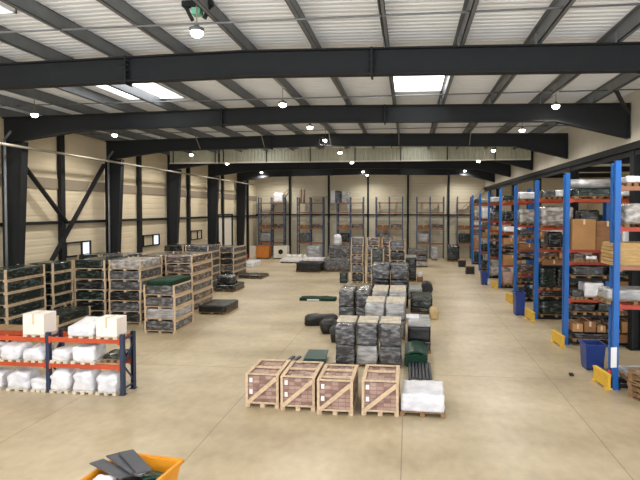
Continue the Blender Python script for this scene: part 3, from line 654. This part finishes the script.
# --- loads
def carton(label, x0, x1, y0, d_, z, h_, m='card', group=None, tape=True):
    t = thing('cardboard_box', label, 'box', ((x0+x1)/2, y0+d_/2, z), 0, group)
    w_ = x1-x0
    ob('box_body', cached(('cb', round(w_, 2), d_, round(h_, 2), m), lambda: MB().box(-w_/2, w_/2, -d_/2, d_/2, 0, h_).bevel(.012).mesh('box_body', M[m])), t)
    if tape: ob('tape_strip', cached(('tp', d_, round(h_, 2)), lambda: MB().box(-.03, .03, -d_/2-.003, d_/2+.003, h_-.16, h_+.003).mesh('tape_strip', M['tape'])), t)
    return t
def load(kind, label, x0, x1, y0, d_, z, h_, group):
    w_ = x1-x0; cx = (x0+x1)/2
    if kind in ('card', 'card2'): return carton(label, x0, x1, y0, d_, z, h_, kind, group)
    if kind == 'boards':
        t = thing('board_stack', label, 'boards', (cx, y0+d_/2, z), 0, group)
        def f():
            b = MB(); n = max(2, int(h_/.09)); rr = random.Random(int(w_*97))
            for i in range(n):
                o_ = rr.uniform(-.02, .02); b.box(-w_/2+o_, w_/2+o_, -d_/2, d_/2, i*h_/n, (i+.82)*h_/n)
                b.box(-w_/2+.05, w_/2-.05, -d_/2+.01, d_/2-.01, (i+.82)*h_/n, (i+1)*h_/n)
            return b.mesh('boards', M['ply'])
        ob('boards', cached(('bd', round(w_, 2), d_, h_), f), t); return t
    if kind == 'roll':
        r_ = h_/2
        me = cached(('rl', round(w_, 2), h_), lambda: MB().tube((-w_/2, 0, r_), (w_/2, 0, r_), r_, 16).mesh('film_roll', M['lgrey']))
        return one('film_roll', me, label, 'roll', (cx, y0+d_/2, z), 0, group)
    t = thing('pallet_load', label, 'pallet load', (cx, y0+d_/2, z), 0, group)
    ob('pallet', pallet_mesh(w_, d_, .1, 'wood2'), t)
    ob('wrapped_load', lump_mesh(w_-.04, d_-.04, h_-.1, kind, R.randint(0, 4), .025, 7, .25), t, (0, 0, .1))
    return t
KN = {'card': 'brown cardboard box', 'card2': 'dark cardboard box', 'boards': 'stack of tan boards', 'roll': 'grey film roll', 'silver': 'silvery wrapped load', 'white': 'white wrapped load', 'grey': 'grey wrapped load',
      'lgrey': 'pale grey wrapped load', 'dark': 'black wrapped load', 'dgreen': 'dark green wrapped load', 'brownw': 'brown wrapped load', 'netgreen': 'green net load', 'brown': 'red-brown packs'}
RN = ['blue rack nearest the camera', 'second blue rack', 'third blue rack', 'fourth blue rack', 'fifth blue rack', 'sixth blue rack', 'seventh blue rack', 'eighth blue rack']
LN = ['bottom', 'second', 'third', 'fourth', 'fifth', 'sixth']
ROWY = [13.45, 17.8, 21.85, 26.05, 30.35, 34.7, 39.0, 43.4]
XU = 5.14
ROWS = {
 0: dict(bay=2.7, lv=[.14, 2.08, 3.04, 3.98, 4.98], mb=['steel', 'redor', 'fadedor', 'redor', 'fadedor'], loads=[
   (2, 'lgrey', 4.85, 6.2, .36), (3, 'boards', 4.97, 6.1, .55), (3, 'card', 6.2, 6.8, .5), (4, 'silver', 5.25, 6.3, .58), (5, 'white', 5.28, 5.7, .25), (5, 'card', 6.0, 6.6, .4), (1, 'lgrey', 5.4, 6.6, .2)]),
 1: dict(bay=2.7, lv=[.14, .46, 1.02, 1.5, 2.2, 2.72, 3.12, 4.76], mb=['steel', 'steel', 'steel', 'orange', 'steel', 'redor', 'redor', 'orange'], loads=[
   (2, 'card', 5.28, 5.6, .26), (2, 'card2', 5.64, 6.0, .34), (2, 'card', 6.04, 6.3, .22), (2, 'brownw', 6.34, 6.74, .4), (2, 'card', 6.8, 7.25, .36), (2, 'card2', 7.3, 7.65, .3),
   (3, 'dark', 5.3, 6.0, .34), (3, 'dgreen', 6.05, 6.6, .4), (3, 'brownw', 6.65, 7.0, .36), (3, 'card', 7.05, 7.6, .42), (1, 'dark', 5.3, 6.5, .26), (1, 'card2', 6.55, 7.5, .26),
   (4, 'dark', 5.24, 5.6, .3), (4, 'white', 5.63, 6.25, .56), (4, 'lgrey', 6.32, 7.5, .3), (5, 'dark', 5.25, 6.3, .4), (5, 'dgreen', 6.4, 7.5, .42),
   (6, 'brownw', 5.3, 5.62, .26), (6, 'white', 5.66, 6.02, .2), (6, 'card2', 6.1, 6.5, .28), (6, 'grey', 6.6, 7.5, .3), (7, 'card', 5.24, 5.95, .98), (7, 'card2', 5.97, 6.66, .92), (7, 'white', 6.75, 7.4, .7),
   (8, 'dgreen', 5.3, 6.5, .34), (8, 'roll', 5.2, 6.6, .3), (8, 'white', 6.65, 7.5, .5)]),
 2: dict(bay=2.7, bays=2, lv=[.12, .85, 1.2, 2.2, 2.46, 2.82, 3.7, 4.84], mb=['steel', 'steel', 'redor', 'steel', 'fadedor', 'redor', 'orange', 'orange'], loads=[
   (1, 'dgreen', 5.25, 6.5, .64), (2, 'dark', 5.25, 6.5, .3), (3, 'dgreen', 5.22, 5.85, .9), (3, 'dark', 5.88, 6.6, .9), (4, 'card2', 5.3, 6.2, .22), (5, 'brownw', 5.3, 5.9, .26), (5, 'card', 5.95, 6.5, .24), (6, 'dark', 5.5, 6.1, .7), (6, 'grey', 6.12, 6.6, .55),
   (7, 'silver', 5.25, 6.5, .85), (8, 'grey', 5.3, 5.8, .34), (8, 'white', 5.9, 6.4, .36), (1, 'dark', 6.6, 7.6, .6), (3, 'grey', 6.7, 7.6, .8), (5, 'silver', 8.0, 9.4, .3), (6, 'card', 6.8, 7.6, .7), (7, 'dark', 6.7, 7.5, .7), (7, 'lgrey', 8.1, 9.2, .7),
   (8, 'lgrey', 8.0, 9.0, .4), (8, 'dark', 6.6, 7.5, .4), (6, 'brownw', 8.1, 9.2, .65), (3, 'card2', 8.1, 9.3, .8)]),
 3: dict(bay=2.7, bays=2, lv=[.12, .9, 1.3, 2.1, 2.48, 3.1, 3.68, 4.84], mb=['steel', 'steel', 'redor', 'steel', 'redor', 'fadedor', 'redor', 'orange'], loads=[]),
 4: dict(bay=1.55, lv=[.12, 1.3, 2.1, 2.48, 3.1, 3.68, 4.84], mb=['steel', 'redor', 'steel', 'fadedor', 'redor', 'redor', 'orange'], loads=[]),
}
PRE = {3: [(1, 'dark'), (2, 'dgreen'), (3, 'brownw'), (4, 'grey'), (5, 'card2'), (6, 'grey'), (7, 'silver'), (8, 'white')],
       4: [(1, 'brown'), (2, 'card'), (3, 'dark'), (4, 'card'), (5, 'white'), (6, 'dark'), (7, 'dgreen')]}
for r_ in range(5, 8):
    ROWS[r_] = dict(bay=2.7 if r_ < 7 else 1.55, lv=[.12, 1.3, 2.48, 3.1, 3.68, 4.84], mb=['steel', 'redor', 'fadedor', 'redor', 'redor', 'orange'], loads=[])
    PRE[r_] = [(k+1, ['dark', 'dgreen', 'card', 'grey', 'white', 'silver'][(k+r_) % 6]) for k in range(6)]
pal = ['dark', 'dgreen', 'grey', 'silver', 'card', 'brownw', 'white', 'lgrey', 'netgreen', 'card2']
for r_, pre in PRE.items():
    d = ROWS[r_]; xe = XU+d['bay']-.15
    for lv, k in pre:
        gap = (d['lv'][lv] if lv < len(d['lv']) else 5.5)-d['lv'][lv-1]-.2
        x = XU+.12; kk = k; used = set()
        while x < min(xe-.4, 7.2 if r_ < 5 else 6.7):
            w_ = min(R.uniform(.5, 1.15), xe-x)
            used.add(kk); d['loads'].append((lv, kk, x, x+w_, max(.2, min(R.uniform(.6, 1)*gap, .95))))
            x += w_+R.uniform(.02, .12); kk = R.choice([q for q in pal if q not in used])
    if d.get('bays', 1) == 2:
        for lv in (3, 5, 7, 8): d['loads'].append((lv, ['card', 'silver', 'lgrey', 'netgreen'][lv % 4], 8.1, 9.2, .5 if lv != 5 else .38))
LABELS = set()
for r_, d in ROWS.items():
    y = ROWY[r_]
    rack('tall blue pallet rack with orange beams, %s along the aisle' % ('nearest the camera' if r_ == 0 else ORD[r_]), XU-(.1 if r_ == 0 else .02), y, d.get('bays', 1), d['bay'], .45, 5.6, d['lv'], .13, 'blue', 'orange', 'blue pallet racks', mbs=d['mb'], beam_h=.1)
    for (lv, k, x0, x1, h_) in sorted(d['loads'], key=lambda q: (q[0], q[2])):
        nm = 'top' if lv == len(d['lv']) else (LN+['seventh'])[lv-1]
        for pre in ('%s', '%s second in', '%s third in', '%s farthest in'):
            lab = (pre+' on the %s level of the %s') % (KN[k], nm, RN[r_])
            if lab not in LABELS: break
        LABELS.add(lab)
        z = d['lv'][lv-1]
        if k == 'roll': load(k, lab, x0, x1, y-.1, .4, z+.34, h_, 'goods on the blue racks')
        else: load(k, lab, x0, x1, y-(.14 if r_ else -.1), .76, z, h_, 'goods on the blue racks')
# paper holder and red tag on the nearest upright
one('paper_sleeve', MB().box(-.08, .08, -.004, .004, 0, .5).mesh('paper_sleeve', M['paper']), 'white paper sleeve hanging on the nearest blue upright', 'paper', (4.98, 13.42, .55), .3)
one('red_tube', MB().tube((0, 0, 0), (0, 0, .42), .04, 8).mesh('red_tube', M['red']), 'small red tube standing on the floor behind the nearest yellow guard', 'tube', (4.96, 13.62, .0))
# yellow guards
def guard(label, x, y, ln, rz=.1):
    t = thing('rack_guard', label, 'rack guard', (x, y, 0), rz, 'yellow rack guards')
    ob('guard_panel', MB().box(-.03, .03, 0, ln, .04, .38).box(-.05, .05, 0, ln, .34, .39).mesh('guard_panel', M['yellow']), t)
    for yy in (.08, ln-.08): ob('foot_plate', MB().box(-.09, .09, yy-.06, yy+.06, 0, .045).mesh('foot_plate', M['yellow']), t)
for k, (x, y) in enumerate(((4.86, 13.35), (4.90, 17.3), (4.88, 21.2), (4.85, 25.4), (4.85, 29.7))):
    guard('yellow end guard on the floor beside the %s' % RN[k], x, y, .95 if k else .8)
def bin_(label, x0, x1, y0, y1, h_, wheels=False):
    t = thing('blue_bin', label, 'bin', ((x0+x1)/2, (y0+y1)/2, 0), 0, 'blue bins by the racks')
    b = MB(); bm = b.bm; W = (x1-x0)/2; D = (y1-y0)/2; s = .85; tk = .025
    def ring(w_, d_, z): return [bm.verts.new(p) for p in ((-w_, -d_, z), (w_, -d_, z), (w_, d_, z), (-w_, d_, z))]
    a, c, e, g = ring(W*s, D*s, .04), ring(W, D, h_), ring(W-tk, D-tk, h_), ring(W*s-tk, D*s-tk, .08)
    for p, q in ((a, c), (c, e), (e, g)):
        for i in range(4): bm.faces.new([p[i], p[(i+1) % 4], q[(i+1) % 4], q[i]])
    bm.faces.new(a[::-1]); bm.faces.new(g)
    ob('bin_body', b.mesh('bin_body', M['binblue']), t)
    f = MB()
    for q in ((-W-.03, W+.03, -D-.03, -D), (-W-.03, W+.03, D, D+.03), (-W-.03, -W, -D, D), (W, W+.03, -D, D)): f.box(*q, h_-.05, h_)
    ob('bin_rim', f.mesh('bin_rim', M['binblue']), t)
    for sx in (-1, 1): ob('foot', MB().box(sx*W*.6-.05, sx*W*.6+.05, -D*.7, D*.7, 0, .04).mesh('foot', M['black']), t)
bin_('blue open bin on the floor behind the nearest blue upright', 4.82, 5.34, 14.95, 15.5, .72)
bin_('blue bin on the floor between second and third blue racks', 4.42, 4.82, 22.45, 23.1, .95)
bin_('blue bin on the floor by the fifth blue rack', 4.25, 4.62, 31.5, 32.1, .75)
for k, (x, y) in enumerate(((4.2, 37.0), (4.1, 41.5))):
    t = thing('dark_crate', 'small dark crate on the floor at the foot of the %s' % RN[6+k], 'crate', (x, y, 0))
    ob('crate_body', MB().box(-.28, .28, -.3, .3, 0, .5).bevel(.02).mesh('crate_body', M['black']), t)
    ob('crate_lid', MB().box(-.3, .3, -.32, .32, .5, .54).mesh('crate_lid', M['wood2']), t)
# near foot of the first rack
flat('white_slab', 'pale slab on the floor under the nearest blue rack', 5.35, 6.6, 14.2, 14.9, .2, 'white', 'slab', True)
def empty_pallet(label, x, y, z, rz):
    one('wooden_pallet', pallet_mesh(.8, 1.2, .13, 'wood2'), label, 'pallet', (x, y, z), rz, 'empty pallets by the nearest blue rack')
for k in range(5):
    empty_pallet('empty wooden pallet, %s in the stack before the nearest blue rack' % ('bottom' if k == 0 else 'top' if k == 4 else ORD[k]+' up'), 5.72+R.uniform(-.02, .02), 12.55, k*.132, .38+R.uniform(-.03, .03))
one('dark_scrap', MB().lump(-.05, .05, -.05, .05, 0, .07, .02, 4, 3, .5, 8).mesh('dark_scrap', M['black']), 'small dark scrap lying alone on the aisle floor', 'scrap', (4.3, 14.45, 0))

# racks along the far end wall
for i, x0 in enumerate((-14.15, -10.42, -6.65, -3.03, .70, 4.36)):
    bay = 1.22
    rack('faded blue rack against the far end wall, %s from the cladded wall' % ORD[i], x0, 48.4, 2 if i < 5 else 1, bay, .8, 5.62, [1.35, 2.7, 4.2, 5.1], .1, 'fadedblue', 'fadedor', 'racks on the far end wall', .09)
    for j, (lv, kind, h_) in enumerate(((2.7, 'card2', .3), (2.7, 'brownw', .4), (1.35, ['lgrey', 'grey', 'dark', 'brownw', 'lgrey', 'dark'][i], .9))):
        x = x0+.1+(j % 2)*bay+.03
        if i == 5 and j == 1: continue
        load(kind, '%s on the %s level of the %s far wall rack' % (KN[kind], 'middle' if lv > 2 else 'lower', ORD[i]), x, x+1.02, 48.45, .7, lv, h_, 'goods on the far wall racks')
one('white_bag', MB().lump(-.48, .48, -.35, .35, 0, .95, .04, 7, 5, .5, 3, .2).mesh('white_bag', M['white']), 'white bag on top of the first far wall rack', 'bag', (-12.3, 48.8, 5.1))
for k, x in enumerate((-10.15, -9.85)):
    one('brown_post', MB().tube((0, 0, 0), (0, 0, 1.25), .11, 10).mesh('brown_post', M['brown']), 'red-brown roll standing on the second far wall rack, %s the bag' % ('nearer' if k == 0 else 'farther from'), 'roll', (x, 48.8, 5.1))
t = thing('panel_bundle', 'upright grey and white panel bundle on the third far wall rack', 'panels', (-6.3, 48.85, 5.1))
for k, (m, x0, x1) in enumerate((('white', -.95, -.55), ('grey', -.55, -.1), ('dark', -.1, .1), ('lgrey', .1, .7))):
    ob('panel_sheet', MB().box(x0, x1-.02, -.3, .3, 0, 1.15-.05*k).mesh('panel_sheet', M[m]), t)
t = one('cross_sign', MB().bar((-.25, 0, 0), (.25, 0, .5), .03, .05, up=(0, 1, 0)).bar((-.25, -.035, .5), (.25, -.035, 0), .03, .05, up=(0, 1, 0)).mesh('cross_sign', M['fadedblue']), 'small crossed bar lying up on the fifth far wall rack', 'bar', (2.4, 48.6, 4.25))
# dark goods beside the aisle at the end racks
flat('dark_block', 'dark block on the floor before the last far wall rack', 3.3, 4.3, 45.5, 46.8, 1.4, 'dark', 'block', True)
flat('grey_block', 'grey block on the floor beside the dark one at the end wall', 2.0, 2.5, 46.4, 47.4, 1.2, 'lgrey', 'block', True)

# ------------------------------------------------------------------ low orange rack in the front
rack('low rack with navy uprights and two orange beam levels', -12.45, 11.62, 3, 1.9, .58, 1.45, [.72, 1.34], .09, 'navy', 'orange', None, .11, 'low_rack')
GF = 'white goods on the low orange rack'
def white_carton(label, x0, x1, z, h_, y0=11.58, d_=.62):
    t = thing('white_box', label, 'box', ((x0+x1)/2, y0+d_/2, z), 0, GF)
    w_ = x1-x0
    ob('pallet', pallet_mesh(w_, d_, .07, 'slat'), t)
    ob('box_body', MB().box(-w_/2, w_/2, -d_/2, d_/2, .07, h_).bevel(.012).mesh('box_body', M['whitebox']), t)
    ob('tape_strip', MB().box(-.025, .025, -d_/2-.003, d_/2+.003, h_*.55, h_+.003).mesh('tape_strip', M['tape']), t)
def white_lump(label, x0, x1, z, h_, seed, d_=.62, sag=.1, y0=11.58, amp=.03):
    t = thing('white_load', label, 'wrapped load', ((x0+x1)/2, y0+d_/2, z), 0, GF)
    w_ = x1-x0
    ob('pallet', pallet_mesh(w_, d_, .07, 'slat'), t)
    ob('white_wrap', MB().lump(-w_/2, w_/2, -d_/2, d_/2, .07, h_, amp, 9, seed, .35, 3.5, sag).mesh('white_wrap', M['white']), t)
white_carton('large white box standing alone on the top of the low rack', -9.25, -8.70, 1.34, .56, d_=.46)
white_carton('white box at the aisle end on top of the low rack', -7.36, -6.84, 1.34, .50, d_=.45)
t = thing('white_wedge', 'long white wrapped wedge beside the end box on the low rack', 'wrapped load', (-7.77, 11.9, 1.34), 0, GF)
ob('pallet', pallet_mesh(.62, .6, .07, 'slat'), t)
b = MB().lump(-.33, .33, -.32, .42, .07, .28, .02, 9, 4, .3, 3)
for v in b.bm.verts:
    if v.co.z > .15: v.co.z += (v.co.y+.32)*.16
ob('white_wrap', b.mesh('white_wrap', M['white']), t)
for k, (x0, x1, h_) in enumerate(((-10.5, -9.98, .36), (-9.88, -9.34, .38), (-9.24, -8.76, .36), (-8.56, -8.12, .32), (-8.02, -7.42, .42))):
    white_lump('white wrapped load on the middle level of the low rack, %s from the far end' % ORD[k], x0, x1, .72, h_, k, d_=.5, amp=.05, sag=[.1, .1, .25, .5, .02][k])
for k, (x0, x1, h_) in enumerate(((-10.4, -9.86, .46), (-9.72, -9.16, .48), (-9.07, -8.70, .34), (-8.58, -8.1, .56), (-8.0, -7.48, .55), (-7.40, -6.88, .48))):
    white_lump('white wrapped load on the floor under the low rack, %s from the far end' % ORD[k], x0, x1, 0, h_, k+7, d_=.5, amp=.05, sag=[.35, .35, .3, .6, .2, .25][k])
flat('green_sheet_pile', 'dark green sheet pile at the aisle end of the low rack middle level', -7.3, -6.85, 11.75, 12.3, .2, 'dgreen', 'sheets', True, z=.72)
one('wood_panel', MB().box(-1.2, .2, -.3, .3, 0, .02).mesh('wood_panel', M['wood2']), 'brown wooden shelf panel under the large white box', 'panel', (-9.6, 12.42, 1.34))

# ------------------------------------------------------------------ yellow skip in the foreground
t = thing('yellow_skip', 'orange-yellow tipping skip full of offcuts on the open floor', 'skip', (-3.9, 6.83, 0), -.13)
b = MB(); bm = b.bm
def ring(x0, x1, y0, y1, z): return [bm.verts.new(p) for p in ((x0, y0, z), (x1, y0, z), (x1, y1, z), (x0, y1, z))]
W, D = .5, .56
a, c, e, g = ring(-W+.1, W-.1, -D+.12, D-.1, .1), ring(-W, W, -D, D, .70), ring(-W+.03, W-.03, -D+.03, D-.03, .70), ring(-W+.13, W-.13, -D+.15, D-.13, .13)
for p, q in ((a, c), (c, e), (e, g)):
    for i in range(4): bm.faces.new([p[i], p[(i+1) % 4], q[(i+1) % 4], q[i]])
bm.faces.new(a[::-1]); bm.faces.new(g)
ob('skip_body', b.mesh('skip_body', M['skip']), t)
f = MB()
for q in ((-W-.03, W+.03, -D-.03, -D+.01), (-W-.03, W+.03, D-.01, D+.03), (-W-.03, -W+.01, -D, D), (W-.01, W+.03, -D, D)): f.box(*q, .66, .71)
ob('skip_rim', f.mesh('skip_rim', M['skip']), t)
for sx in (-.3, .3): ob('skid_foot', MB().box(sx-.06, sx+.06, -.4, .42, 0, .1).mesh('skid_foot', M['steel']), t)
one('offcut_heap', MB().lump(-.40, .40, -.42, .42, 0, .42, .05, 9, 4, .3, 4).mesh('offcut_heap', M['black']), 'dark heap of offcuts filling the yellow skip', 'offcuts', (-3.9, 6.83, .13), -.13)['kind'] = 'stuff'
for k, (x, y, z, rz, tilt, ln) in enumerate(((-4.14, 6.83, .76, 1.12, .03, .72), (-4.02, 6.98, .78, .98, .02, .74), (-3.88, 7.0, .80, .84, .03, .76))):
    one('grey_board', MB().box(-.105, .105, -ln/2, ln/2, 0, .018).mesh('grey_board', M['boardgrey']), 'slate grey board poking out of the yellow skip, %s from its rim corner' % ORD[k], 'board', (x, y, z), group='grey boards in the skip', rot=(tilt, .10, rz))
one('white_rag', MB().lump(-.14, .14, -.12, .12, 0, .14, .03, 7, 3, .7, 5).mesh('white_rag', M['white']), 'crumpled white bag in the yellow skip under the boards', 'bag', (-4.13, 6.62, .60))
one('green_scrap', MB().lump(-.16, .16, -.1, .1, 0, .1, .035, 7, 5, .6, 6).mesh('green_scrap', M['green']), 'crumpled green scrap in the yellow skip near its back rim', 'scrap', (-3.62, 7.02, .53), .3)
one('pale_scrap', MB().lump(-.07, .07, -.06, .06, 0, .08, .02, 5, 6, .6, 6).mesh('pale_scrap', M['lgrey']), 'small pale scrap beside the green one in the skip', 'scrap', (-3.86, 7.1, .55))
